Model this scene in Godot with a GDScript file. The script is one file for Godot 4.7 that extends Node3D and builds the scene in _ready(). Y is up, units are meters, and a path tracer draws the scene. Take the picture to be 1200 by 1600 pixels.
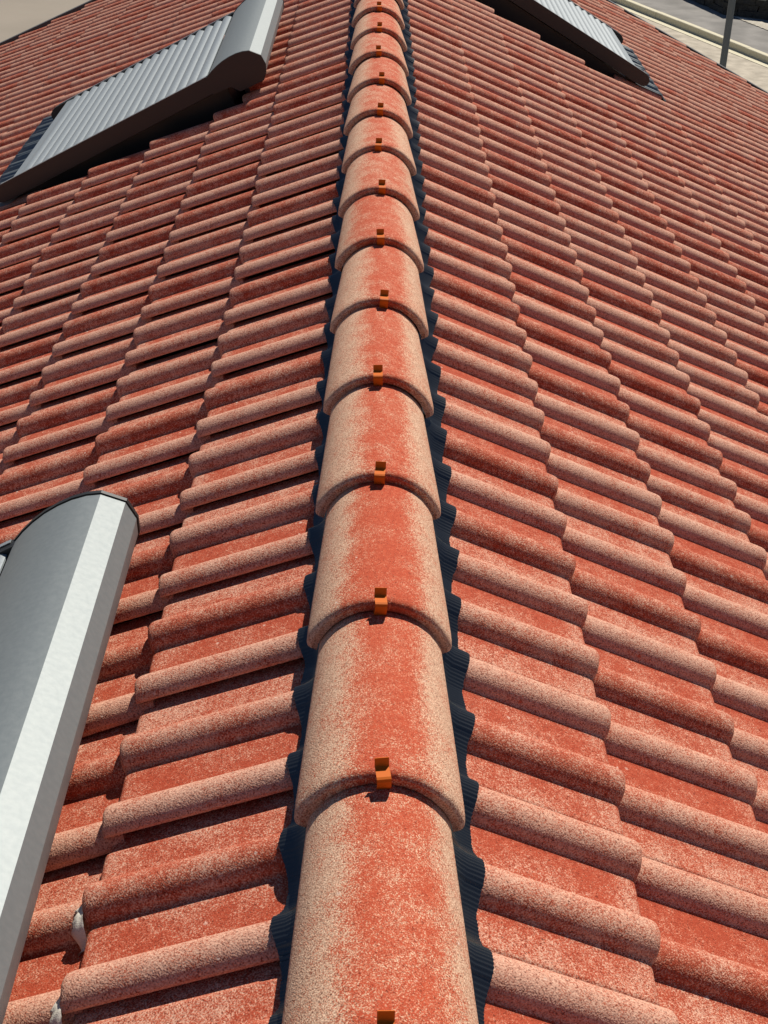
extends Node3D
# A gable roof of concrete tiles seen along its ridge: ridge tiles with clips, roller shutters on roof windows, street beyond.

const ALPHA := 0.4528          # roof slope
const GAUGE := 0.261           # visible length of a course
const FIRST := 0.40            # slope distance from the apex to the first course's lower edge
const PITCH := 0.30            # tile cover width (two rolls)
const TLEN := 0.325            # tile length
const TWID := 0.33             # tile width with its underlap
const TILT := 0.088            # each tile lies flatter than the roof
const ROLL_H := 0.0275
const Z_LEFT := -4.301         # one light roll's place along the ridge, left slope
const Z_RIGHT := -4.266        # and on the right slope
const GABLE := -11.40
const GROUND := -6.14

var rng := RandomNumberGenerator.new()
var used := {}
var M := {}
var tile_mats: Array = []
var ridge_mats: Array = []

# ------------------------------------------------------------------ helpers
func numbered(n: String) -> String:
	if not used.has(n):
		used[n] = 0
		return n
	used[n] += 1
	return "%s_%03d" % [n, used[n]]

func tag(o: Node, label := "", category := "", group := "", kind := "") -> void:
	if label != "": o.set_meta("label", label)
	if category != "": o.set_meta("category", category)
	if group != "": o.set_meta("group", group)
	if kind != "": o.set_meta("kind", kind)

func part(called: String, mesh: Mesh, mat: Material, parent: Node, xf := Transform3D.IDENTITY) -> MeshInstance3D:
	var o := MeshInstance3D.new()
	o.name = called
	o.mesh = mesh
	o.material_override = mat
	o.transform = xf
	o.cast_shadow = GeometryInstance3D.SHADOW_CASTING_SETTING_ON
	parent.add_child(o, true)
	return o

func thing(called: String, xf: Transform3D) -> Node3D:
	var o := Node3D.new()
	o.name = numbered(called)
	o.transform = xf
	add_child(o)
	return o

func slope_basis(side: int) -> Basis:
	var c := cos(ALPHA); var s := sin(ALPHA)
	return Basis(Vector3(side * c, -s, 0), Vector3(side * s, c, 0), Vector3(0, 0, side))

func st_new() -> SurfaceTool:
	var st := SurfaceTool.new()
	st.begin(Mesh.PRIMITIVE_TRIANGLES)
	return st

func tri(st: SurfaceTool, a: Vector3, b: Vector3, c: Vector3, ua := Vector2.ZERO, ub := Vector2.ZERO, uc := Vector2.ZERO) -> void:
	st.set_uv(ua); st.add_vertex(a)
	st.set_uv(ub); st.add_vertex(b)
	st.set_uv(uc); st.add_vertex(c)

# rows run along local x, columns along local z; front side up
func grid(st: SurfaceTool, rows: Array, uvs: Array, flip := false) -> void:
	for i in rows.size() - 1:
		var a: PackedVector3Array = rows[i]
		var b: PackedVector3Array = rows[i + 1]
		var ta: PackedVector2Array = uvs[i]
		var tb: PackedVector2Array = uvs[i + 1]
		for j in a.size() - 1:
			if flip:
				tri(st, a[j], a[j + 1], b[j], ta[j], ta[j + 1], tb[j])
				tri(st, b[j], a[j + 1], b[j + 1], tb[j], ta[j + 1], tb[j + 1])
			else:
				tri(st, a[j], b[j], a[j + 1], ta[j], tb[j], ta[j + 1])
				tri(st, b[j], b[j + 1], a[j + 1], tb[j], tb[j + 1], ta[j + 1])

func finish(st: SurfaceTool, tangents := true) -> ArrayMesh:
	st.generate_normals()
	if tangents: st.generate_tangents()
	return st.commit()

# a closed outline in (x, y) drawn out along z, with creases only where it turns sharply
func extrude(st: SurfaceTool, outline: PackedVector2Array, z0: float, z1: float, crease := 32.0) -> void:
	var p := outline.duplicate()
	if not Geometry2D.is_polygon_clockwise(p): p.reverse()
	var n := p.size()
	var en: Array = []
	for i in n:
		var d: Vector2 = (p[(i + 1) % n] - p[i]).normalized()
		en.append(Vector2(-d.y, d.x))
	# make sure that normals point outwards
	var mid := (p[0] + p[1]) * 0.5 + (en[0] as Vector2) * 0.0002
	if Geometry2D.is_point_in_polygon(mid, p):
		for i in n: en[i] = -(en[i] as Vector2)
	var run := 0.0
	for i in n:
		var a := p[i]
		var b := p[(i + 1) % n]
		var e: Vector2 = en[i]
		var ep: Vector2 = en[(i + n - 1) % n]
		var ex: Vector2 = en[(i + 1) % n]
		var na := (e + ep).normalized() if rad_to_deg(absf(e.angle_to(ep))) < crease else e
		var nb := (e + ex).normalized() if rad_to_deg(absf(e.angle_to(ex))) < crease else e
		var l := a.distance_to(b)
		var q := [[a, z0, na, run], [b, z0, nb, run + l], [b, z1, nb, run + l], [a, z1, na, run]]
		var pa := Vector3(a.x, a.y, z0)
		var cr := (Vector3(b.x, b.y, z1) - pa).cross(Vector3(b.x, b.y, z0) - pa)
		for k in ([0, 2, 1, 0, 3, 2] if cr.dot(Vector3(e.x, e.y, 0)) < 0.0 else [0, 1, 2, 0, 2, 3]):
			var v: Array = q[k]
			var nn: Vector2 = v[2]
			var pp: Vector2 = v[0]
			st.set_normal(Vector3(nn.x, nn.y, 0))
			st.set_uv(Vector2(v[3], v[1]))
			st.add_vertex(Vector3(pp.x, pp.y, v[1]))
		run += l
	var t := Geometry2D.triangulate_polygon(p)
	for s in 2:
		var z: float = z1 if s == 0 else z0
		var cn := Vector3(0, 0, 1 if z1 > z0 else -1) * (1.0 if s == 0 else -1.0)
		for i in range(0, t.size(), 3):
			var w := (p[t[i + 1]] - p[t[i]]).cross(p[t[i + 2]] - p[t[i]])
			for k in ([0, 1, 2] if w * cn.z < 0.0 else [0, 2, 1]):
				var pp := p[t[i + k]]
				st.set_normal(cn)
				st.set_uv(pp)
				st.add_vertex(Vector3(pp.x, pp.y, z))

func extruded(outline: PackedVector2Array, z0: float, z1: float, crease := 32.0) -> ArrayMesh:
	var st := st_new()
	extrude(st, outline, z0, z1, crease)
	return st.commit()

# a box with small chamfers along its long edges (drawn out along z)
func bevel_outline(x0: float, y0: float, x1: float, y1: float, r: float) -> PackedVector2Array:
	return PackedVector2Array([Vector2(x0 + r, y0), Vector2(x1 - r, y0), Vector2(x1, y0 + r), Vector2(x1, y1 - r), Vector2(x1 - r, y1), Vector2(x0 + r, y1), Vector2(x0, y1 - r), Vector2(x0, y0 + r)])

func flat_poly(pts: Array, y: float, called: String, mat: Material, thick := 0.0) -> MeshInstance3D:
	var pg := PackedVector2Array()
	for q in pts: pg.append(Vector2(q[0], q[1]))
	var st := st_new()
	var t := Geometry2D.triangulate_polygon(pg)
	for i in range(0, t.size(), 3):
		for k in 3:
			var p := pg[t[i + k]]
			st.set_normal(Vector3.UP)
			st.set_uv(p)
			st.add_vertex(Vector3(p.x, y, p.y))
	if thick > 0.0:
		var n := pg.size()
		for i in n:
			var a := pg[i]
			var b := pg[(i + 1) % n]
			var d := (b - a).normalized()
			var nn := Vector3(d.y, 0, -d.x)
			for v in [Vector3(a.x, y, a.y), Vector3(b.x, y, b.y), Vector3(b.x, y - thick, b.y), Vector3(a.x, y, a.y), Vector3(b.x, y - thick, b.y), Vector3(a.x, y - thick, a.y)]:
				st.set_normal(nn); st.set_uv(Vector2(v.x, v.z)); st.add_vertex(v)
	var o := part(numbered(called), st.commit(), mat, self)
	tag(o, "", "", "", "structure")
	return o

# ------------------------------------------------------------------ textures
func grain_bytes(w: int, h: int, cells_x: int, cells_y: int, seed_: int) -> PackedByteArray:
	var r := RandomNumberGenerator.new()
	r.seed = seed_
	var b := PackedByteArray()
	b.resize(cells_x * cells_y)
	for i in b.size(): b[i] = r.randi() & 255
	var im := Image.create_from_data(cells_x, cells_y, false, Image.FORMAT_L8, b)
	im.resize(w, h, Image.INTERPOLATE_CUBIC)
	return im.get_data()

func noise_bytes(w: int, h: int, freq: float, seed_: int, octaves := 3) -> PackedByteArray:
	var n := FastNoiseLite.new()
	n.seed = seed_
	n.noise_type = FastNoiseLite.TYPE_SIMPLEX_SMOOTH
	n.frequency = freq
	n.fractal_octaves = octaves
	return n.get_image(w, h).get_data()

func bump_of(b: PackedByteArray, w: int, h: int, strength: float) -> ImageTexture:
	var im := Image.create_from_data(w, h, false, Image.FORMAT_L8, b)
	im.convert(Image.FORMAT_RGBA8)
	im.bump_map_to_normal_map(strength)
	return ImageTexture.create_from_image(im)

# sand cast on a red coloured concrete: dens says how much of the red each place has lost to sand
func sanded(w: int, h: int, cells_x: int, cells_y: int, dens_x: PackedFloat32Array, dens_y: PackedFloat32Array, seed_: int, sand_a: Vector3, sand_b: Vector3, red_a: Vector3, red_b: Vector3, blot_amt: float) -> Array:
	var g := grain_bytes(w, h, cells_x, cells_y, seed_)
	var g2 := grain_bytes(w, h, cells_x * 4 / 5, cells_y * 4 / 5, seed_ + 77)
	var b1 := noise_bytes(w, h, 0.008, seed_ + 1, 4)
	var b2 := noise_bytes(w, h, 0.045, seed_ + 2, 3)
	var out := PackedByteArray()
	out.resize(w * h * 3)
	var k := 0
	for y in h:
		var dy := dens_y[y]
		for x in w:
			var i := y * w + x
			var bb := (b1[i] / 255.0 - 0.5) * blot_amt + (b2[i] / 255.0 - 0.5) * blot_amt * 0.62
			var dx := dens_x[x]
			var d := dx + bb + dy * (1.0 - dx)
			var v := (g[i] * 0.72 + g2[i] * 0.28) / 255.0
			# the grain's values crowd round the middle: spread them
			var m := clampf((d - 0.5) * 0.66 + 0.5 - v, -0.24, 0.24) * 2.0 + 0.47
			var t2 := g2[i] / 255.0
			var t3 := b2[i] / 255.0
			var rx := lerpf(red_a.x, red_b.x, t3)
			var ry := lerpf(red_a.y, red_b.y, t3)
			var rz := lerpf(red_a.z, red_b.z, t3)
			var sx := lerpf(sand_a.x, sand_b.x, t2)
			var sy := lerpf(sand_a.y, sand_b.y, t2)
			var sz := lerpf(sand_a.z, sand_b.z, t2)
			var dk := 1.0
			if g2[i] > 205: dk = lerpf(1.0, 0.62, (g2[i] - 205) / 50.0)
			out[k] = int(clampf(lerpf(rx, sx, m) * dk, 0, 255))
			out[k + 1] = int(clampf(lerpf(ry, sy, m) * dk, 0, 255))
			out[k + 2] = int(clampf(lerpf(rz, sz, m) * dk, 0, 255))
			k += 3
	# a few scuffs: pale deposits, and spots where the sand came off
	var r := RandomNumberGenerator.new()
	r.seed = seed_ + 5
	for q in 16:
		var cx := r.randi_range(8, w - 9)
		var cy := r.randi_range(8, h - 9)
		var rad := r.randf_range(1.6, 5.5)
		var pale := r.randf() < 0.6
		var col := Vector3(226, 206, 192) if pale else red_b
		var amt := r.randf_range(0.35, 0.8)
		for yy in range(-7, 8):
			for xx in range(-7, 8):
				var dd := Vector2(xx * r.randf_range(0.8, 1.2), yy * r.randf_range(0.8, 1.2)).length() / rad
				if dd >= 1.0: continue
				var o := ((cy + yy) * w + cx + xx) * 3
				var bl := amt * clampf((1.0 - dd) * 2.0, 0.0, 1.0)
				out[o] = int(lerpf(out[o], col.x, bl))
				out[o + 1] = int(lerpf(out[o + 1], col.y, bl))
				out[o + 2] = int(lerpf(out[o + 2], col.z, bl))
	var im := Image.create_from_data(w, h, false, Image.FORMAT_RGB8, out)
	return [ImageTexture.create_from_image(im), g]

func smooth(a: float, b: float, x: float) -> float:
	return smoothstep(a, b, x)

func make_tile_materials() -> void:
	var w := 512
	var h := 512
	var shared_bump: ImageTexture = null
	for v in 9:
		var r := RandomNumberGenerator.new()
		r.seed = 400 + v
		var dl := 0.90 + r.randf_range(-0.10, 0.12)
		var dr := 0.60 + r.randf_range(-0.20, 0.20)
		var pa := 0.20 + r.randf_range(-0.18, 0.18)
		var pb := 0.40 + r.randf_range(-0.18, 0.18)
		var dxs := PackedFloat32Array()
		var at := 0
		for x in w:
			while at < 3300 and arc_l[at] < x / float(w) * arc_l[3300]: at += 1
			var u := arc_u[at]
			var d := pb
			if u <= 0.0755: d = lerpf(dl, pa - 0.06, smooth(0.0690, 0.0755, u))
			elif u <= 0.149: d = lerpf(pa - 0.06, pa + 0.16, smooth(0.076, 0.150, u))
			elif u <= 0.219: d = lerpf(pa + 0.16, dr, smooth(0.149, 0.156, u))
			else:
				d = lerpf(dr, pb - 0.10, smooth(0.219, 0.226, u))
				d = lerpf(d, pb + 0.12, smooth(0.23, 0.29, u))
			dxs.append(d)
		var dys := PackedFloat32Array()
		for y in h:
			var s := y / float(h) * (TLEN + 0.03)
			dys.append(0.34 * smooth(TLEN - 0.055, TLEN - 0.012, s) - 0.25 * smooth(TLEN - 0.012, TLEN, s))
		var res := sanded(w, h, 340, 330, dxs, dys, 900 + v * 13, Vector3(226, 184, 158), Vector3(178, 126, 106), Vector3(160, 66, 43), Vector3(180, 80, 53), 0.60)
		if shared_bump == null: shared_bump = bump_of(res[1], w, h, 1.6)
		var m := StandardMaterial3D.new()
		m.albedo_texture = res[0]
		m.normal_enabled = true
		m.normal_texture = shared_bump
		m.normal_scale = 0.45
		m.roughness = 0.88
		m.metallic_specular = 0.3
		tile_mats.append(m)

func make_ridge_materials() -> void:
	var w := 512
	var h := 704
	var shared_bump: ImageTexture = null
	for v in 8:
		var r := RandomNumberGenerator.new()
		r.seed = 700 + v
		var mid := 0.14 + r.randf_range(-0.12, 0.28)
		var edge_l := 0.28 + r.randf_range(-0.09, 0.09)
		var edge_r := 0.74 + r.randf_range(-0.09, 0.08)
		var dxs := PackedFloat32Array()
		for x in w:
			var t := x / float(w)
			var d := mid
			d = lerpf(d, 1.0, 1.0 - smooth(edge_l - 0.13, edge_l + 0.12, t))
			d = lerpf(d, 1.0, smooth(edge_r - 0.12, edge_r + 0.13, t))
			dxs.append(d)
		var dys := PackedFloat32Array()
		for y in h:
			var s := y / float(h)
			dys.append(0.10 * smooth(0.93, 0.99, s) - 0.05)
		var res := sanded(w, h, 300, 410, dxs, dys, 2900 + v * 17, Vector3(234, 204, 174), Vector3(170, 130, 106), Vector3(174, 74, 48), Vector3(192, 88, 58), 0.6)
		if shared_bump == null: shared_bump = bump_of(res[1], w, h, 1.8)
		var m := StandardMaterial3D.new()
		m.albedo_texture = res[0]
		m.normal_enabled = true
		m.normal_texture = shared_bump
		m.normal_scale = 0.5
		m.roughness = 0.86
		m.metallic_specular = 0.3
		ridge_mats.append(m)

func plain(col: Color, rough: float, metal := 0.0, spec := 0.5) -> StandardMaterial3D:
	var m := StandardMaterial3D.new()
	m.albedo_color = col
	m.roughness = rough
	m.metallic = metal
	m.metallic_specular = spec
	return m

# a mottled colour that repeats in world space at the given scale
func mottled(a: Color, b: Color, freq: float, scale: float, rough: float, seed_: int, bump := 0.0) -> StandardMaterial3D:
	var m := StandardMaterial3D.new()
	var n := FastNoiseLite.new()
	n.seed = seed_
	n.frequency = freq
	n.fractal_octaves = 5
	var gr := Gradient.new()
	gr.set_color(0, a)
	gr.set_color(1, b)
	var im := n.get_seamless_image(512, 512)
	var src := im.get_data()
	var out := PackedByteArray()
	out.resize(512 * 512 * 3)
	for i in src.size():
		var c := a.lerp(b, src[i] / 255.0)
		out[i * 3] = int(c.r * 255.0)
		out[i * 3 + 1] = int(c.g * 255.0)
		out[i * 3 + 2] = int(c.b * 255.0)
	m.albedo_texture = ImageTexture.create_from_image(Image.create_from_data(512, 512, false, Image.FORMAT_RGB8, out))
	if bump > 0.0:
		m.normal_enabled = true
		m.normal_texture = bump_of(src, 512, 512, bump)
	m.uv1_triplanar = true
	m.uv1_world_triplanar = true
	m.uv1_scale = Vector3.ONE * scale
	m.roughness = rough
	return m

func make_materials() -> void:
	make_arc()
	make_tile_materials()
	make_ridge_materials()
	M.aluminium = mottled(Color(0.48, 0.51, 0.515), Color(0.53, 0.555, 0.555), 0.03, 4.0, 0.56, 5, 0.35)
	M.aluminium.metallic = 0.32
	M.slat = mottled(Color(0.57, 0.60, 0.61), Color(0.64, 0.665, 0.67), 0.03, 4.0, 0.40, 6, 0.4)
	M.slat.metallic = 0.35
	M.brown = plain(Color(0.12, 0.125, 0.128), 0.5)
	M.black_metal = plain(Color(0.055, 0.06, 0.07), 0.45)
	M.seam = plain(Color(0.03, 0.03, 0.03), 0.7)
	M.rubber = plain(Color(0.10, 0.11, 0.12), 0.26, 0.0, 0.8)
	M.apron = plain(Color(0.42, 0.45, 0.46), 0.40, 0.3)
	M.clip = plain(Color(0.80, 0.40, 0.10), 0.55, 0.0, 0.25)
	M.mortar = mottled(Color(0.80, 0.77, 0.70), Color(0.93, 0.91, 0.86), 0.05, 20.0, 0.9, 8, 3.0)
	M.deck = plain(Color(0.25, 0.18, 0.12), 0.9)
	M.trim = plain(Color(0.33, 0.33, 0.33), 0.5, 0.2)
	M.plaster = mottled(Color(0.80, 0.76, 0.66), Color(0.86, 0.82, 0.73), 0.02, 0.6, 0.9, 12)
	M.yard = mottled(Color(0.60, 0.565, 0.50), Color(0.76, 0.72, 0.645), 0.02, 0.22, 0.95, 14, 1.0)
	M.concrete = mottled(Color(0.53, 0.495, 0.44), Color(0.58, 0.54, 0.485), 0.008, 0.07, 0.95, 15)
	M.road = mottled(Color(0.43, 0.42, 0.40), Color(0.57, 0.555, 0.53), 0.012, 0.16, 0.95, 16, 0.6)
	M.kerb = mottled(Color(0.76, 0.73, 0.62), Color(0.84, 0.81, 0.70), 0.03, 0.8, 0.9, 17)
	M.stone = mottled(Color(0.13, 0.13, 0.12), Color(0.34, 0.33, 0.30), 0.03, 0.8, 0.95, 18, 2.0)
	M.coping = mottled(Color(0.52, 0.52, 0.46), Color(0.66, 0.65, 0.58), 0.03, 0.8, 0.95, 19, 2.0)
	M.slab = mottled(Color(0.72, 0.69, 0.62), Color(0.80, 0.77, 0.70), 0.03, 0.5, 0.95, 20)
	M.grass = mottled(Color(0.30, 0.38, 0.10), Color(0.45, 0.50, 0.16), 0.05, 0.6, 0.95, 21, 3.0)
	M.blade = plain(Color(0.44, 0.52, 0.15), 0.8)
	M.pole = plain(Color(0.36, 0.39, 0.41), 0.5, 0.35)

# ------------------------------------------------------------------ roof tiles
func roll(x: float, half: float) -> float:
	var t := absf(x) / half
	if t >= 1.0: return 0.0
	return ROLL_H * pow(1.0 - pow(t, 2.0), 0.53)

# top of a tile across its width, measured from the crest of its rolls
func tile_top(u: float) -> float:
	var y := -ROLL_H
	y += maxf(roll(u - 0.038, 0.0325), roll(u - 0.188, 0.0325))
	if u > 0.284: y -= 0.006 * smoothstep(0.284, 0.294, u)
	return y

var arc_u := PackedFloat32Array()
var arc_l := PackedFloat32Array()

# distance along the tile's surface across its width, so that the grain is not drawn out on the rolls' flanks
func make_arc() -> void:
	var l := 0.0
	var py := tile_top(0.0)
	for i in 3301:
		var u := i * 0.0001
		var y := tile_top(u)
		if i > 0: l += sqrt(0.00000001 + (y - py) * (y - py))
		py = y
		arc_u.append(u); arc_l.append(l)

func arc_of(u: float) -> float:
	return arc_l[clampi(int(round(u / 0.0001)), 0, 3300)] / arc_l[3300]

func tile_stations(u0: float, u1: float) -> PackedFloat32Array:
	var us := PackedFloat32Array()
	var all: Array = []
	for c in [0.038, 0.188]:
		for i in 21:
			var t := sin(lerpf(-PI / 2, PI / 2, i / 20.0))
			all.append(c + t * 0.0327)
	for q in [0.002, 0.075, 0.083, 0.095, 0.115, 0.135, 0.143, 0.150, 0.226, 0.234, 0.245, 0.265, 0.281, 0.284, 0.287, 0.291, 0.294, 0.300, 0.328]: all.append(q)
	all.append(u0); all.append(u1)
	all.sort()
	var last := -1.0
	for q in all:
		if q < maxf(u0, 0.0) - 1e-6 or q > u1 + 1e-6: continue
		if q - last < 0.0006: continue
		us.append(q); last = q
	return us

# the tile's x runs down the slope from 0 to TLEN, z across its width; shortened by cut at its lower end
func tile_mesh(u0 := 0.0, u1 := 0.328, cut := 0.0, wob := 0) -> ArrayMesh:
	var us := tile_stations(u0, u1)
	var st := st_new()
	var le := TLEN - cut
	var n := FastNoiseLite.new()
	n.seed = 50 + wob
	n.frequency = 14.0
	# lower edge: rounded over, then a face, then the underside
	var rows := [[0.046, 0.0], [0.12, 0.0], [0.22, 0.0], [-0.020, 0.0], [-0.010, 0.0004], [-0.005, 0.0015], [-0.0018, 0.0037], [0.0, 0.0068]]
	var pts: Array = []
	var uv: Array = []
	for r in rows:
		var xx: float = r[0]
		if xx < 0.0 or xx == 0.0 and r[1] > 0.0: xx = le + xx
		if xx > le - 0.02 and r[0] > 0.0: xx = le - 0.021
		var pr := PackedVector3Array()
		var tr := PackedVector2Array()
		for u in us:
			var edge := 0.0
			if r[1] > 0.0: edge = n.get_noise_2d(u * 3.0, wob * 7.0) * 0.0009
			var y: float = tile_top(u) - float(r[1]) * (0.35 if u < 0.016 else 1.0) - TILT * (TLEN - xx)
			# the roll's nose is drawn in a little
			pr.append(Vector3(xx + edge, y, u))
			tr.append(Vector2(arc_of(u), (xx + float(r[1]) * 1.2) / (TLEN + 0.03)))
		pts.append(pr); uv.append(tr)
	st.set_smooth_group(1)
	grid(st, pts, uv)
	# end face
	var top_e: PackedVector3Array = pts[pts.size() - 1]
	var uv_e: PackedVector2Array = uv[uv.size() - 1]
	var bot_e := PackedVector3Array()
	var bot_b := PackedVector3Array()
	var uv_b := PackedVector2Array()
	var uv_f := PackedVector2Array()
	for j in us.size():
		var u := us[j]
		var y := tile_top(u)
		var under := y - 0.0185
		if u < 0.018: under = maxf(under, -0.0215)
		bot_e.append(Vector3(top_e[j].x - 0.001, minf(under, top_e[j].y - 0.0008) - TILT * cut, u))
		bot_b.append(Vector3(0.046, minf(under, y - 0.004) - TILT * (TLEN - 0.046), u))
		uv_b.append(Vector2(arc_of(u), 0.0))
		uv_f.append(Vector2(arc_of(u), 1.0))
	st.set_smooth_group(2)
	grid(st, [top_e, bot_e], [uv_e, uv_f])
	st.set_smooth_group(3)
	grid(st, [bot_b, bot_e], [uv_b, uv_e], true)
	st.set_smooth_group(4)
	grid(st, [bot_b, pts[0]], [uv_b, uv[0]])
	# the two long sides
	for sd in 2:
		var j := 0 if sd == 0 else us.size() - 1
		var a := PackedVector3Array()
		var b := PackedVector3Array()
		var ta := PackedVector2Array()
		var tb := PackedVector2Array()
		for i in pts.size():
			var p: Vector3 = pts[i][j]
			a.append(p)
			var t: float = clampf((p.x - 0.046) / (le - 0.046), 0, 1)
			b.append(Vector3(p.x, lerpf(bot_b[j].y, bot_e[j].y, t), p.z))
			ta.append(uv[i][j])
			tb.append(uv[i][j] + Vector2(-0.03 if sd == 0 else 0.03, 0))
		st.set_smooth_group(5 + sd)
		grid(st, [a, b], [ta, tb], sd == 1)
	return finish(st)

# ------------------------------------------------------------------ the build
func _ready() -> void:
	rng.seed = 20240711
	# camera
	var cam := Camera3D.new()
	cam.name = "camera"
	var th := 0.5022; var ps := 0.0268; var ph := 0.0488
	var fw := Vector3(sin(ps) * cos(th), -sin(th), -cos(ps) * cos(th))
	var rt := Vector3(cos(ps), 0, sin(ps))
	var up := rt.cross(fw)
	var r2 := rt * cos(ph) + up * sin(ph)
	var u2 := -rt * sin(ph) + up * cos(ph)
	cam.transform = Transform3D(Basis(r2, u2, -fw), Vector3(-0.0462, 1.1757, 0.0))
	cam.fov = rad_to_deg(2.0 * atan(800.0 / 2404.0))
	cam.near = 0.05
	cam.far = 400.0
	add_child(cam)
	cam_xf = cam.transform
	cam.current = true
	# sky and exposure
	var env := Environment.new()
	env.background_mode = Environment.BG_SKY
	var sky := Sky.new()
	var sm := ProceduralSkyMaterial.new()
	sm.sky_top_color = Color(0.36, 0.50, 0.72)
	sm.sky_horizon_color = Color(0.78, 0.83, 0.88)
	sm.ground_bottom_color = Color(0.30, 0.27, 0.23)
	sm.ground_horizon_color = Color(0.55, 0.55, 0.52)
	sm.sky_curve = 0.12
	sky.sky_material = sm
	env.sky = sky
	env.tonemap_mode = Environment.TONE_MAPPER_LINEAR
	env.tonemap_exposure = 1.19
	env.sdfgi_enabled = true
	env.ssao_enabled = true
	env.ssil_enabled = true
	env.background_energy_multiplier = 0.34
	var we := WorldEnvironment.new()
	we.name = "world_environment"
	we.environment = env
	add_child(we)
	# sun: ahead of the camera and a little to the right, high
	var sun := DirectionalLight3D.new()
	sun.name = "sun"
	var el := deg_to_rad(49.0); var az := deg_to_rad(20.0)
	var to_sun := Vector3(cos(el) * sin(az), sin(el), -cos(el) * cos(az))
	sun.transform = Transform3D(Basis.looking_at(-to_sun, Vector3.UP), Vector3(0, 8, 0))
	sun.light_energy = 1.5
	sun.light_color = Color(1.0, 0.97, 0.925)
	sun.light_angular_distance = 0.5
	sun.shadow_enabled = true
	add_child(sun)

	make_materials()
	build_ground()
	build_house()
	build_shutters()
	build_street()

func build_ground() -> void:
	flat_poly([[-150, 60], [150, 60], [150, -250], [-150, -250]], GROUND, "ground", M.yard)
	flat_poly([[-45, -13], [-1.5, -13], [-1.5, -90], [-45, -90]], GROUND + 0.004, "courtyard", M.concrete)

# ------------------------------------------------------------------ house and roof
var slope_nodes := {}

var cam_xf := Transform3D.IDENTITY

func in_view(p: Vector3, reach: float) -> bool:
	var q := cam_xf.affine_inverse() * p
	if q.z > -0.3: return false
	var m := reach / -q.z
	return absf(q.x / -q.z) < 600.0 / 2404.0 + m and absf(q.y / -q.z) < 800.0 / 2404.0 + m

func opening(side: int, zc: float, c: int) -> int:
	# 0: a whole tile, 1: none, 2: shortened (it runs under a shutter's hood)
	var spans: Array = []
	if side < 0: spans = [[-1.95, -1.27], [-6.72, -5.78]]
	else: spans = [[-9.10, -8.13]]
	for q in spans:
		if zc > q[0] and zc < q[1]:
			if c == 1: return 2
			if c >= 2 and c <= 4: return 1
	return 0

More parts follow.
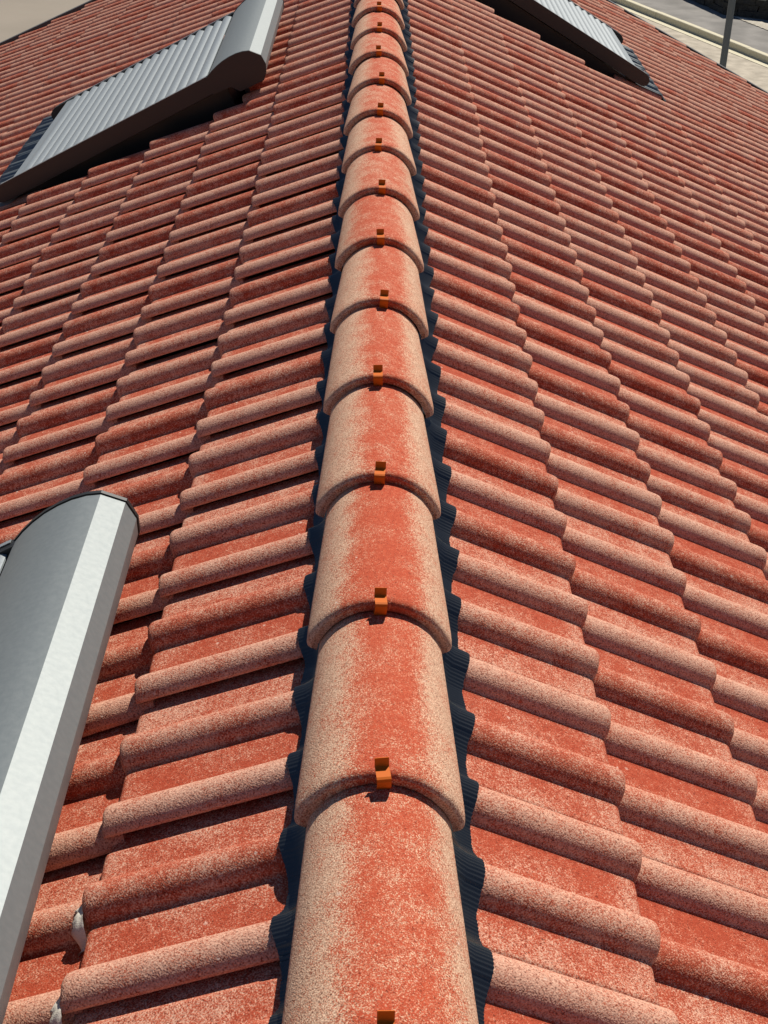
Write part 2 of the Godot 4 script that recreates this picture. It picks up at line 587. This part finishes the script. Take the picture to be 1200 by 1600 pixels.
func build_house() -> void:
	var house := thing("house", Transform3D.IDENTITY)
	tag(house, "house with a gabled roof of red sand-flecked concrete tiles", "house")
	# walls: a gabled prism standing on the ground
	var half := 3.35
	var pr := PackedVector2Array([Vector2(-half, GROUND), Vector2(half, GROUND), Vector2(half, -half * tan(ALPHA) - 0.16), Vector2(0, -0.16), Vector2(-half, -half * tan(ALPHA) - 0.16)])
	part("wall", extruded(pr, -11.1, 0.9), M.plaster, house)
	var full: Array = []
	for i in 4: full.append(tile_mesh(0.0079, 0.328, 0.0, i))
	var short_mesh := tile_mesh(0.0079, 0.328, 0.10, 5)
	var edge_mesh := tile_mesh(0.0079, 0.232, 0.0, 6)
	for side in [-1, 1]:
		var deck := part("roof_slope", extruded(bevel_outline(0.03, -0.13, 4.35, -0.078, 0.004), -0.95 if side < 0 else -11.36, 11.36 if side < 0 else 0.95), M.deck, house, Transform3D(slope_basis(side), Vector3.ZERO))
		tag(deck, "left slope of the roof" if side < 0 else "right slope of the roof")
		slope_nodes[side] = deck
		var z_ref := Z_LEFT if side < 0 else Z_RIGHT
		var far_list: Array = []
		for c in 17:
			var tip := FIRST + GAUGE * c
			for k in range(-25, 18):
				var zl := z_ref + PITCH * k
				var u0 := -(zl + 0.038) if side < 0 else zl - 0.038
				if zl < GABLE + (0.26 if side < 0 else 0.03) or zl > 0.75: continue
				var op := opening(side, zl, c)
				if op == 1: continue
				var r := RandomNumberGenerator.new()
				r.seed = hash([side, c, k])
				var mesh: Mesh = full[r.randi() % 4]
				if op == 2: mesh = short_mesh
				if side < 0 and k == -4 and c >= 1 and c <= 4: mesh = edge_mesh
				var b := Basis.from_euler(Vector3(r.randf_range(-0.005, 0.005), r.randf_range(-0.005, 0.005), r.randf_range(-0.004, 0.004)))
				var xf := Transform3D(b, Vector3(tip - TLEN + r.randf_range(-0.003, 0.003), r.randf_range(-0.0012, 0.0012), u0 + r.randf_range(-0.0015, 0.0015)))
				var mat: Material = tile_mats[r.randi() % tile_mats.size()]
				# the tiles that the picture shows are parts of their own
				var mid := slope_basis(side) * Vector3(tip - 0.13, 0.0, u0 + 0.15)
				var seen := in_view(mid, 0.19)
				if seen: part("roof_tile", mesh, mat, deck, xf)
				else: far_list.append([mesh, mat, xf])
		# the tiles out of the picture
		var mm := MultiMesh.new()
		mm.transform_format = MultiMesh.TRANSFORM_3D
		mm.mesh = full[0]
		mm.instance_count = far_list.size()
		for i in far_list.size(): mm.set_instance_transform(i, far_list[i][2])
		var mi := MultiMeshInstance3D.new()
		mi.name = "roof_tiles"
		mi.multimesh = mm
		mi.material_override = tile_mats[2]
		tag(mi, "", "", "", "stuff")
		deck.add_child(mi, true)
		print("slope ", side, " tiles ", deck.get_child_count(), " rest ", far_list.size())
		# metal trim along the gable edge
		var vz := 11.365 if side < 0 else -11.42
		part("verge_trim", extruded(bevel_outline(0.05, -0.20, 4.36, -0.022, 0.003), vz, vz + 0.055), M.trim, deck)
		# pleated sheet under the ridge tiles
		part("ridge_flashing", flashing_mesh(side), M.rubber, deck)
	# mortar left on two rolls below the first course
	for q in [[-1.433, 0.188, 31], [-1.283, 0.038, 32]]:
		part("mortar_patch", mortar_mesh(q[2]), M.mortar, slope_nodes[-1], Transform3D(Basis.IDENTITY, Vector3(FIRST + 0.002, -TILT * (GAUGE - 0.012), -float(q[0]))))
	build_ridge(house)

func mortar_mesh(seed_: int) -> ArrayMesh:
	var n := FastNoiseLite.new()
	n.seed = seed_
	n.frequency = 60.0
	var rows: Array = []
	var uv: Array = []
	for i in 9:
		var t := i / 8.0
		var pr := PackedVector3Array()
		var tr := PackedVector2Array()
		for j in 25:
			var z := lerpf(-0.040, 0.040, j / 24.0)
			var wid := 0.016 + 0.010 * n.get_noise_2d(z * 1.0, 3.0)
			var x := t * wid
			var lift := 0.0075 * sqrt(maxf(0.0, 1.0 - t * t)) + 0.0028 * n.get_noise_2d(z, x * 2.0) * (1.0 - t)
			if t >= 0.99: lift = -0.002
			pr.append(Vector3(x, -ROLL_H + roll(z, 0.0325) + lift, z))
			tr.append(Vector2(x, z))
		rows.append(pr); uv.append(tr)
	var st := st_new()
	st.set_smooth_group(1)
	grid(st, rows, uv)
	return finish(st, false)

func flashing_mesh(side: int) -> ArrayMesh:
	var edge := 0.134 if side < 0 else 0.160
	var z_ref := Z_LEFT if side < 0 else Z_RIGHT
	var n := FastNoiseLite.new()
	n.seed = 90 + side
	n.frequency = 3.0
	var st := st_new()
	st.set_smooth_group(1)
	var step := 0.0055 / 4.0
	var count := int(11.75 / step)
	var cols := [0.030, 0.070, 0.090, 0.102, 0.113, 0.124, 0.136, edge]
	if side < 0: cols = [0.030, 0.060, 0.076, 0.087, 0.098, 0.108, 0.118, edge]
	var inner: float = cols[1]
	var prev := PackedVector3Array()
	var puv := PackedVector2Array()
	var rows: Array = []
	var uvs: Array = []
	for i in count:
		var z := -11.35 + i * step
		var zl := -z if side < 0 else z
		var ur := -(z_ref + 0.038) if side < 0 else z_ref - 0.038
		var u := fposmod(zl - ur, PITCH)
		# the sheet is pressed over the rolls and rounds off their feet
		var prof := 0.0
		for d in 9: prof += tile_top(fposmod(u + (d - 4) * 0.0055, PITCH)) / 9.0
		prof = maxf(prof + 0.001, tile_top(u) - 0.0015)
		var wave := n.get_noise_1d(z)
		var wave2 := n.get_noise_2d(z * 4.0, 9.0)
		var pleat := [-1.0, 0.0, 1.0, 0.0][i % 4] as float
		var pr := PackedVector3Array()
		var tr := PackedVector2Array()
		for s0 in cols:
			var s: float = s0
			if s > inner: s += (wave * 0.010 + wave2 * 0.004) * (s - inner) / (edge - inner)
			var f := smoothstep(inner, edge - 0.006, s)
			var on_tile := prof - TILT * (FIRST - s) + 0.0055
			var h := lerpf(0.003, on_tile, pow(f, 0.75)) + wave2 * 0.003 * f * (1.0 - f) * 4.0
			h += pleat * 0.0007 * (1.0 if s > 0.05 else 0.0)
			pr.append(Vector3(s, h, zl))
			tr.append(Vector2(s, zl))
		rows.append(pr); uvs.append(tr)
	grid(st, rows, uvs, side > 0)
	st.generate_normals()
	return st.commit()

# ------------------------------------------------------------------ ridge
func ridge_mesh(seed_: int) -> ArrayMesh:
	var le := 0.425
	var st := st_new()
	var n := FastNoiseLite.new()
	n.seed = seed_
	n.frequency = 30.0
	var na := 37
	# rows from the back end (z = -le) to the front (z = 0); x across
	var stations := [-le, -0.30, -0.2, -0.10, -0.03, -0.012, -0.006, -0.002, 0.0]
	var drop := [0.0, 0.0, 0.0, 0.0, 0.0, 0.0006, 0.0020, 0.0046, 0.0085]
	var rows: Array = []
	var uvs: Array = []
	var under: Array = []
	for i in stations.size():
		var z: float = stations[i]
		var t := -z / 0.39
		var w := lerpf(0.107, 0.0885, t)
		var rise := lerpf(0.080, 0.0605, t)
		var crown := -0.0205 * t
		var rad := (w * w + rise * rise) / (2.0 * rise)
		var amax := asin(clampf(w / rad, 0, 1))
		var pr := PackedVector3Array()
		var tr := PackedVector2Array()
		var ur := PackedVector3Array()
		for j in na:
			var q := j / float(na - 1)
			var a := lerpf(-amax, amax, q)
			var d: float = drop[i]
			var rr := rad - d
			var edge := 0.0
			if d > 0.0: edge = n.get_noise_2d(q * 2.0, 1.0) * 0.0025
			# the long edges are rounded too
			var lip := 0.0
			if j == 0 or j == na - 1: lip = 0.004
			pr.append(Vector3(rr * sin(a) - signf(a) * lip * 0.5, crown + rr * cos(a) - rad - lip * 0.5, z + edge))
			tr.append(Vector2(q, 0.96 * (1.0 + z / le) + drop[i] * 2.0))
			var ri := rad - 0.0185
			ur.append(Vector3(ri * sin(a) , crown + ri * cos(a) - rad - (0.004 if j == 0 or j == na - 1 else 0.0), z + edge - (0.002 if z == 0.0 else 0.0)))
		rows.append(pr); uvs.append(tr); under.append(ur)
	st.set_smooth_group(1)
	grid(st, rows, uvs, true)
	st.set_smooth_group(2)
	grid(st, under, uvs, false)
	st.set_smooth_group(3)
	var uf := PackedVector2Array()
	for q in uvs[uvs.size() - 1]: uf.append(Vector2(q.x, 1.0))
	grid(st, [rows[rows.size() - 1], under[under.size() - 1]], [uvs[uvs.size() - 1], uf], true)
	st.set_smooth_group(4)
	grid(st, [rows[0], under[0]], [uvs[0], uvs[0]], false)
	for e in [0, na - 1]:
		var a := PackedVector3Array()
		var b := PackedVector3Array()
		var ta := PackedVector2Array()
		for i in rows.size():
			a.append(rows[i][e]); b.append(under[i][e]); ta.append(uvs[i][e])
		st.set_smooth_group(5)
		grid(st, [a, b], [ta, ta], e == 0)
	return finish(st)

# the clip that holds a ridge tile's front: out from under it, up, back onto its face and up past its crown
func clip_mesh() -> ArrayMesh:
	var path := [Vector2(-0.030, -0.0215), Vector2(0.004, -0.0215), Vector2(0.0128, -0.0105), Vector2(0.0146, -0.003), Vector2(0.0138, 0.0006), Vector2(0.0110, 0.0018), Vector2(-0.0065, 0.0022), Vector2(-0.0082, 0.0034), Vector2(-0.0098, 0.0145)]
	var th := 0.0011
	var left := PackedVector2Array()
	var right := PackedVector2Array()
	for i in path.size():
		var d: Vector2
		if i == 0: d = path[1] - path[0]
		elif i == path.size() - 1: d = path[i] - path[i - 1]
		else: d = (path[i + 1] - path[i]).normalized() + (path[i] - path[i - 1]).normalized()
		d = d.normalized()
		var nn := Vector2(-d.y, d.x)
		left.append(path[i] + nn * th * 0.5)
		right.append(path[i] - nn * th * 0.5)
	right.reverse()
	var out := left
	out.append_array(right)
	return extruded(out, -0.0086, 0.0086, 20.0)

func build_ridge(house: Node3D) -> void:
	var meshes: Array = []
	for i in 4: meshes.append(ridge_mesh(60 + i))
	var cm := clip_mesh()
	var z := -1.441 + 0.39 * 4
	var k := 0
	while z > GABLE - 0.05:
		var r := RandomNumberGenerator.new()
		r.seed = 3100 + k
		var b := Basis.from_euler(Vector3(r.randf_range(-0.004, 0.004), r.randf_range(-0.010, 0.010), r.randf_range(-0.014, 0.014)))
		var t := part("ridge_tile", meshes[r.randi() % 4], ridge_mats[r.randi() % ridge_mats.size()], house, Transform3D(b, Vector3(0.005 + r.randf_range(-0.002, 0.002), 0.031 + r.randf_range(-0.001, 0.001), z + r.randf_range(-0.004, 0.004))))
		# outline is drawn in (forward, up): turn it so that forward is +z
		var cb := Basis(Vector3(0, 0, 1), Vector3(0, 1, 0), Vector3(-1, 0, 0)) * Basis.from_euler(Vector3(r.randf_range(-0.05, 0.05), r.randf_range(-0.12, 0.12), r.randf_range(-0.08, 0.08)))
		part("clip", cm, M.clip, t, Transform3D(cb, Vector3(r.randf_range(-0.004, 0.007), 0.0, 0.0005)))
		z -= 0.39
		k += 1

# ------------------------------------------------------------------ roller shutters on the roof windows
func arc_hood() -> PackedVector2Array:
	return PackedVector2Array([Vector2(0.6572, 0.0926), Vector2(0.6385, 0.1088), Vector2(0.6156, 0.1202), Vector2(0.5906, 0.1296), Vector2(0.5635, 0.1369), Vector2(0.5353, 0.1410), Vector2(0.5072, 0.1421), Vector2(0.4801, 0.1390), Vector2(0.4567, 0.1317), Vector2(0.4254, 0.1009), Vector2(0.4228, 0.0655), Vector2(0.4338, 0.0384), Vector2(0.4530, 0.0176), Vector2(0.5489, 0.0155), Vector2(0.5739, 0.0447), Vector2(0.6447, 0.0447)])

func grown(p: PackedVector2Array, d: float) -> PackedVector2Array:
	var o := Geometry2D.offset_polygon(p, d, Geometry2D.JOIN_MITER)
	return o[0] if o.size() > 0 else p

func rail_line(s: float) -> float:
	return 0.1103 - (s - 0.6354) * 0.0549

func shutter(side: int, z_near: float, z_far: float, label: String, z_ref: float) -> void:
	# local axes: x down the slope, y out of the roof, z along the ridge
	var zmid := (z_near + z_far) * 0.5
	var t := thing("roller_shutter", Transform3D(slope_basis(side), Vector3(0, 0, zmid)))
	tag(t, label, "roller shutter", "roller shutters on the roof windows")
	var hw := (z_near - z_far) * 0.5
	# hood and its two end plates
	var hood := part("hood", extruded(arc_hood(), -hw + 0.012, hw - 0.012, 24.0), M.aluminium, t)
	for e in [-1, 1]:
		part("seam", extruded(grown(arc_hood(), -0.0015), e * (hw - 0.0118), e * (hw - 0.0085)), M.seam, hood)
	for e in [-1, 1]:
		part("end_plate", extruded(grown(arc_hood(), 0.0022), e * (hw - 0.009), e * hw, 24.0), M.brown, hood)
	for e in [-1, 1]:
		# side rail, with a rounded foot, and a light upper flange
		var o := PackedVector2Array([Vector2(0.619, 0.0473), Vector2(0.619, rail_line(0.619)), Vector2(1.559, rail_line(1.559)), Vector2(1.578, 0.0530), Vector2(1.5905, 0.0421), Vector2(1.5957, 0.0280), Vector2(1.5926, 0.0124), Vector2(1.5833, 0.0009), Vector2(1.5676, -0.0048), Vector2(1.530, -0.0048)])
		var a: float = e * (hw - 0.001)
		var b: float = e * (hw - 0.030)
		var rail := part("side_rail", extruded(o, minf(a, b), maxf(a, b), 24.0), M.brown, t)
		# inner lip that the slats run under
		var lip := PackedVector2Array([Vector2(0.645, rail_line(0.645) + 0.0012), Vector2(1.543, rail_line(1.543) + 0.0012), Vector2(1.543, rail_line(1.543) + 0.0024), Vector2(0.645, rail_line(0.645) + 0.0024)])
		a = e * (hw - 0.002)
		b = e * (hw - 0.013)
		part("flange", extruded(lip, minf(a, b), maxf(a, b)), M.slat, rail)
	# slats
	var sl := PackedVector2Array()
	for i in 9:
		var x := lerpf(-0.0233, 0.0233, i / 8.0)
		sl.append(Vector2(x, 0.0095 * (1.0 - pow(absf(x) / 0.0233, 2.0))))
	for i in 9:
		var x := lerpf(0.0233, -0.0233, i / 8.0)
		sl.append(Vector2(x, -0.0035 + 0.0095 * (1.0 - pow(absf(x) / 0.0233, 2.0))))
	var sm := extruded(sl, -hw + 0.016, hw - 0.016, 35.0)
	for i in 19:
		var s := 0.678 + i * 0.0453
		if s > 1.468: break
		part("slat", sm, M.slat, t, Transform3D(Basis(Vector3(0, 0, 1), -0.0549 + rng.randf_range(-0.012, 0.012)), Vector3(s, rail_line(s) - 0.0085, 0)))
	var bar := bevel_outline(1.455, rail_line(1.478) - 0.027, 1.501, rail_line(1.478) - 0.002, 0.004)
	part("bottom_bar", extruded(bar, -hw + 0.031, hw - 0.031), M.slat, t)
	# the window's own frame below, and its upstand
	part("window_frame", extruded(PackedVector2Array([Vector2(0.60, -0.074), Vector2(1.53, -0.074), Vector2(1.53, -0.014), Vector2(0.60, 0.038)]), -hw + 0.055, hw - 0.055), M.black_metal, t)
	var br := part("bracket", extruded(bevel_outline(0.534, -0.070, 0.549, 0.016, 0.002), hw - 0.115, hw - 0.09), M.black_metal, t)
	part("bracket", br.mesh, M.black_metal, t, Transform3D(Basis.IDENTITY, Vector3(0, 0, -2.0 * hw + 0.205)))
	# side gutters
	for e in [-1, 1]:
		var a: float = e * (hw + 0.10)
		var b: float = e * (hw - 0.058)
		part("side_flashing", extruded(bevel_outline(0.59, -0.064, 1.53, -0.060, 0.001), minf(a, b), maxf(a, b)), M.black_metal, t)
	# pleated apron dressed over the course below
	part("apron", apron_mesh(side, zmid, hw, z_ref), M.apron, t)

func apron_mesh(side: int, zmid: float, hw: float, z_ref: float) -> ArrayMesh:
	var st := st_new()
	st.set_smooth_group(1)
	var rows: Array = []
	var uvs: Array = []
	var tip := FIRST + GAUGE * 5
	var step := 0.017 / 4.0
	var count := int((2.0 * hw + 0.18) / step)
	for i in count:
		var zl := (-hw + 0.02 if side < 0 else -hw - 0.20) + i * step
		var world := zmid + zl * side
		var zs := -world if side < 0 else world
		var u0 := -(z_ref + 0.038) if side < 0 else z_ref - 0.038
		var u := fposmod(zs - u0, PITCH)
		var prof := (tile_top(u) + tile_top(fposmod(u + 0.008, PITCH)) + tile_top(fposmod(u - 0.008, PITCH))) / 3.0
		var pleat := [-1.0, 0.0, 1.0, 0.0][i % 4] as float
		var pr := PackedVector3Array()
		var tr := PackedVector2Array()
		for j in 13:
			var s := lerpf(1.49, tip + 0.030, j / 12.0)
			var f := smoothstep(1.50, 1.57, s)
			var h := lerpf(-0.004, prof - TILT * (tip - s) + 0.007 - 0.024 * smoothstep(tip - 0.004, tip + 0.02, s), f) + pleat * 0.0034
			pr.append(Vector3(s, h, zl)); tr.append(Vector2(s, zl))
		rows.append(pr); uvs.append(tr)
	grid(st, rows, uvs, true)
	st.generate_normals()
	return st.commit()

func build_shutters() -> void:
	shutter(-1, -1.06, -2.326, "closest roller shutter, only its grey metal hood shows beside the ridge", Z_LEFT)
	shutter(-1, -5.755, -6.985, "closed grey roller shutter on the left slope, its whole hood and slats in view", Z_LEFT)
	shutter(1, -8.125, -9.145, "closed pale roller shutter on the right slope near the street", Z_RIGHT)

# ------------------------------------------------------------------ street beyond the gable
func build_street() -> void:
	# kerb line, measured along the street
	var k0 := Vector2(7.41, -38.63)
	var kd := Vector2(1.49, 3.87).normalized()
	var kn := Vector2(kd.y, -kd.x)     # to the street side
	var a := k0 - kd * 40.0
	var b := k0 + kd * 32.0
	var top := GROUND + 0.14
	# road
	var e := kn * 22.0
	flat_poly([[a.x, a.y], [b.x, b.y], [b.x + e.x, b.y + e.y], [a.x + e.x, a.y + e.y]], top - 0.02, "road", M.road)
	var ea := a - kn * 0.165
	var eb := b - kn * 0.165
	var ec := b - kn * 0.40
	var ed := a - kn * 0.40
	flat_poly([[ea.x, ea.y], [eb.x, eb.y], [ec.x, ec.y], [ed.x, ed.y]], GROUND + 0.008, "pavement_edge", M.kerb)
	# kerb stones, one metre each
	var km := extruded(bevel_outline(-0.16, -0.10, 0.0, 0.16, 0.012), -0.497, 0.497)
	var kerb := Node3D.new()
	kerb.name = "kerb"
	kerb.position = Vector3(k0.x, GROUND, k0.y)
	kerb.rotation.y = atan2(kd.x, kd.y)
	tag(kerb, "", "", "", "structure")
	add_child(kerb)
	for i in range(-12, 12):
		part("kerb_stone", km, M.kerb, kerb, Transform3D(Basis.IDENTITY, Vector3(rng.randf_range(-0.006, 0.006), rng.randf_range(-0.006, 0.006), i * 1.0)))
	# ribbed paving beside the stone wall
	var pst := st_new()
	var p0 := Vector2(8.97, -39.05)
	var pd := Vector2(0.54, 1.56).normalized()
	var pn := Vector2(0.9, 0.42).normalized()
	for i in 26:
		var s := 0.02 + i * 0.20
		var q := p0 + pd * s
		var w := minf(0.25 + s * 1.4, 3.2)
		var qa := q
		var qb := q + pn * w + pd * 0.1
		var qc := qb + pd * 0.155
		var qd := q + pd * 0.155
		for v in [qa, qb, qc, qa, qc, qd]:
			pst.set_normal(Vector3.UP)
			pst.add_vertex(Vector3(v.x, top - 0.002, v.y))
	var rp := part(numbered("ribbed_paving"), pst.commit(), M.slab, self)
	tag(rp, "", "", "", "structure")
	# low stone wall
	var wall := thing("stone_wall", Transform3D(Basis.IDENTITY, Vector3(8.8, top - 0.02, -39.3)))
	tag(wall, "low dark rubble stone wall holding up the grass across the road", "wall")
	var line := [Vector2(-2.1, -8.0), Vector2(0.0, 0.0), Vector2(8.0, 3.7)]
	var sst := st_new()
	var cst := st_new()
	sst.set_smooth_group(-1)
	cst.set_smooth_group(-1)
	for seg in 2:
		var f: Vector2 = line[seg]
		var g: Vector2 = line[seg + 1]
		var d := (g - f).normalized()
		var nn := Vector2(d.y, -d.x)     # away from the road
		for row in 3:
			var x := rng.randf_range(-0.1, 0.0)
			while x < f.distance_to(g):
				var l := rng.randf_range(0.18, 0.42)
				var q := f + d * (x + l * 0.5)
				stone(sst, Vector3(q.x, row * 0.15 + 0.075, q.y), d, nn, l * 0.49, 0.072, rng.randf_range(-0.03, 0.03))
				x += l
		var x2 := 0.0
		while x2 < f.distance_to(g):
			var l := rng.randf_range(0.35, 0.6)
			var q := f + d * (x2 + l * 0.5)
			stone(cst, Vector3(q.x, 0.475, q.y), d, nn, l * 0.48, 0.035, rng.randf_range(-0.02, 0.02))
			x2 += l
	sst.generate_normals()
	cst.generate_normals()
	var sw := part("stonework", sst.commit(), M.stone, wall)
	tag(sw, "", "", "", "stuff")
	var cp := part("coping", cst.commit(), M.coping, wall)
	tag(cp, "", "", "", "stuff")
	# the ground behind it and its grass
	flat_poly([[8.9 - 2.0, -39.5 - 7.8], [8.95, -39.55], [16.8, -35.9], [30, -50], [12, -60]], top + 0.40, "lawn", M.grass, 0.4)
	var bm := st_new()
	for q in 3:
		var an := q * 2.1
		var off := Vector3(cos(an), 0, sin(an)) * 0.02
		tri(bm, off + Vector3(-0.006, 0, 0).rotated(Vector3.UP, an), off * 2.5 + Vector3(0, 0.09, 0), off + Vector3(0.006, 0, 0).rotated(Vector3.UP, an))
	bm.generate_normals()
	var mm := MultiMesh.new()
	mm.transform_format = MultiMesh.TRANSFORM_3D
	mm.mesh = bm.commit()
	mm.instance_count = 5000
	for i in 5000:
		var p := Vector3(9.0 + rng.randf() * 6.0, top + 0.40, -39.4 + rng.randf_range(-4.0, 0.0))
		p.z += (p.x - 9.0) * 0.46 - 0.1
		mm.set_instance_transform(i, Transform3D(Basis(Vector3.UP, rng.randf() * TAU) * Basis.from_scale(Vector3.ONE * rng.randf_range(0.6, 1.4)), p))
	var gi := MultiMeshInstance3D.new()
	gi.name = "grass"
	gi.multimesh = mm
	gi.material_override = M.blade
	tag(gi, "green grass growing behind the low stone wall", "grass", "", "stuff")
	add_child(gi)
	# pole
	var pole := thing("street_pole", Transform3D(Basis.IDENTITY, Vector3(6.38, GROUND, -28.0)))
	tag(pole, "tall grey metal pole rising behind the roof edge", "pole")
	var ps := st_new()
	var ring := PackedVector2Array()
	for i in 20: ring.append(Vector2(cos(i * TAU / 20), sin(i * TAU / 20)))
	var lo := PackedVector2Array()
	for v in ring: lo.append(v * 0.062)
	extrude(ps, lo, 0.0, 5.2, 40.0)
	part("shaft", ps.commit(), M.pole, pole, Transform3D(Basis(Vector3(1, 0, 0), -PI / 2), Vector3.ZERO))
	var pl := st_new()
	extrude(pl, bevel_outline(-0.16, -0.16, 0.16, 0.16, 0.03), 0.0, 0.02)
	part("base_plate", pl.commit(), M.pole, pole, Transform3D(Basis(Vector3(1, 0, 0), -PI / 2), Vector3(0, 0.002, 0)))

func stone(st: SurfaceTool, at: Vector3, d: Vector2, nn: Vector2, hl: float, hh: float, out: float) -> void:
	var ax := Vector3(d.x, 0, d.y)
	var az := Vector3(nn.x, 0, nn.y)
	var c: Array = []
	for ix in [-1, 1]:
		for iy in [-1, 1]:
			for iz in [-1, 1]:
				var j := Vector3(rng.randf_range(-0.02, 0.02), rng.randf_range(-0.012, 0.012), rng.randf_range(-0.02, 0.02))
				c.append(at + ax * (hl * ix) + Vector3(0, hh * iy, 0) + az * (0.17 + 0.17 * iz + (out if iz < 0 else 0.0)) + j)
	for f in [[0, 1, 3, 2], [4, 6, 7, 5], [0, 4, 5, 1], [2, 3, 7, 6], [0, 2, 6, 4], [1, 5, 7, 3]]:
		tri(st, c[f[0]], c[f[1]], c[f[2]])
		tri(st, c[f[0]], c[f[2]], c[f[3]])
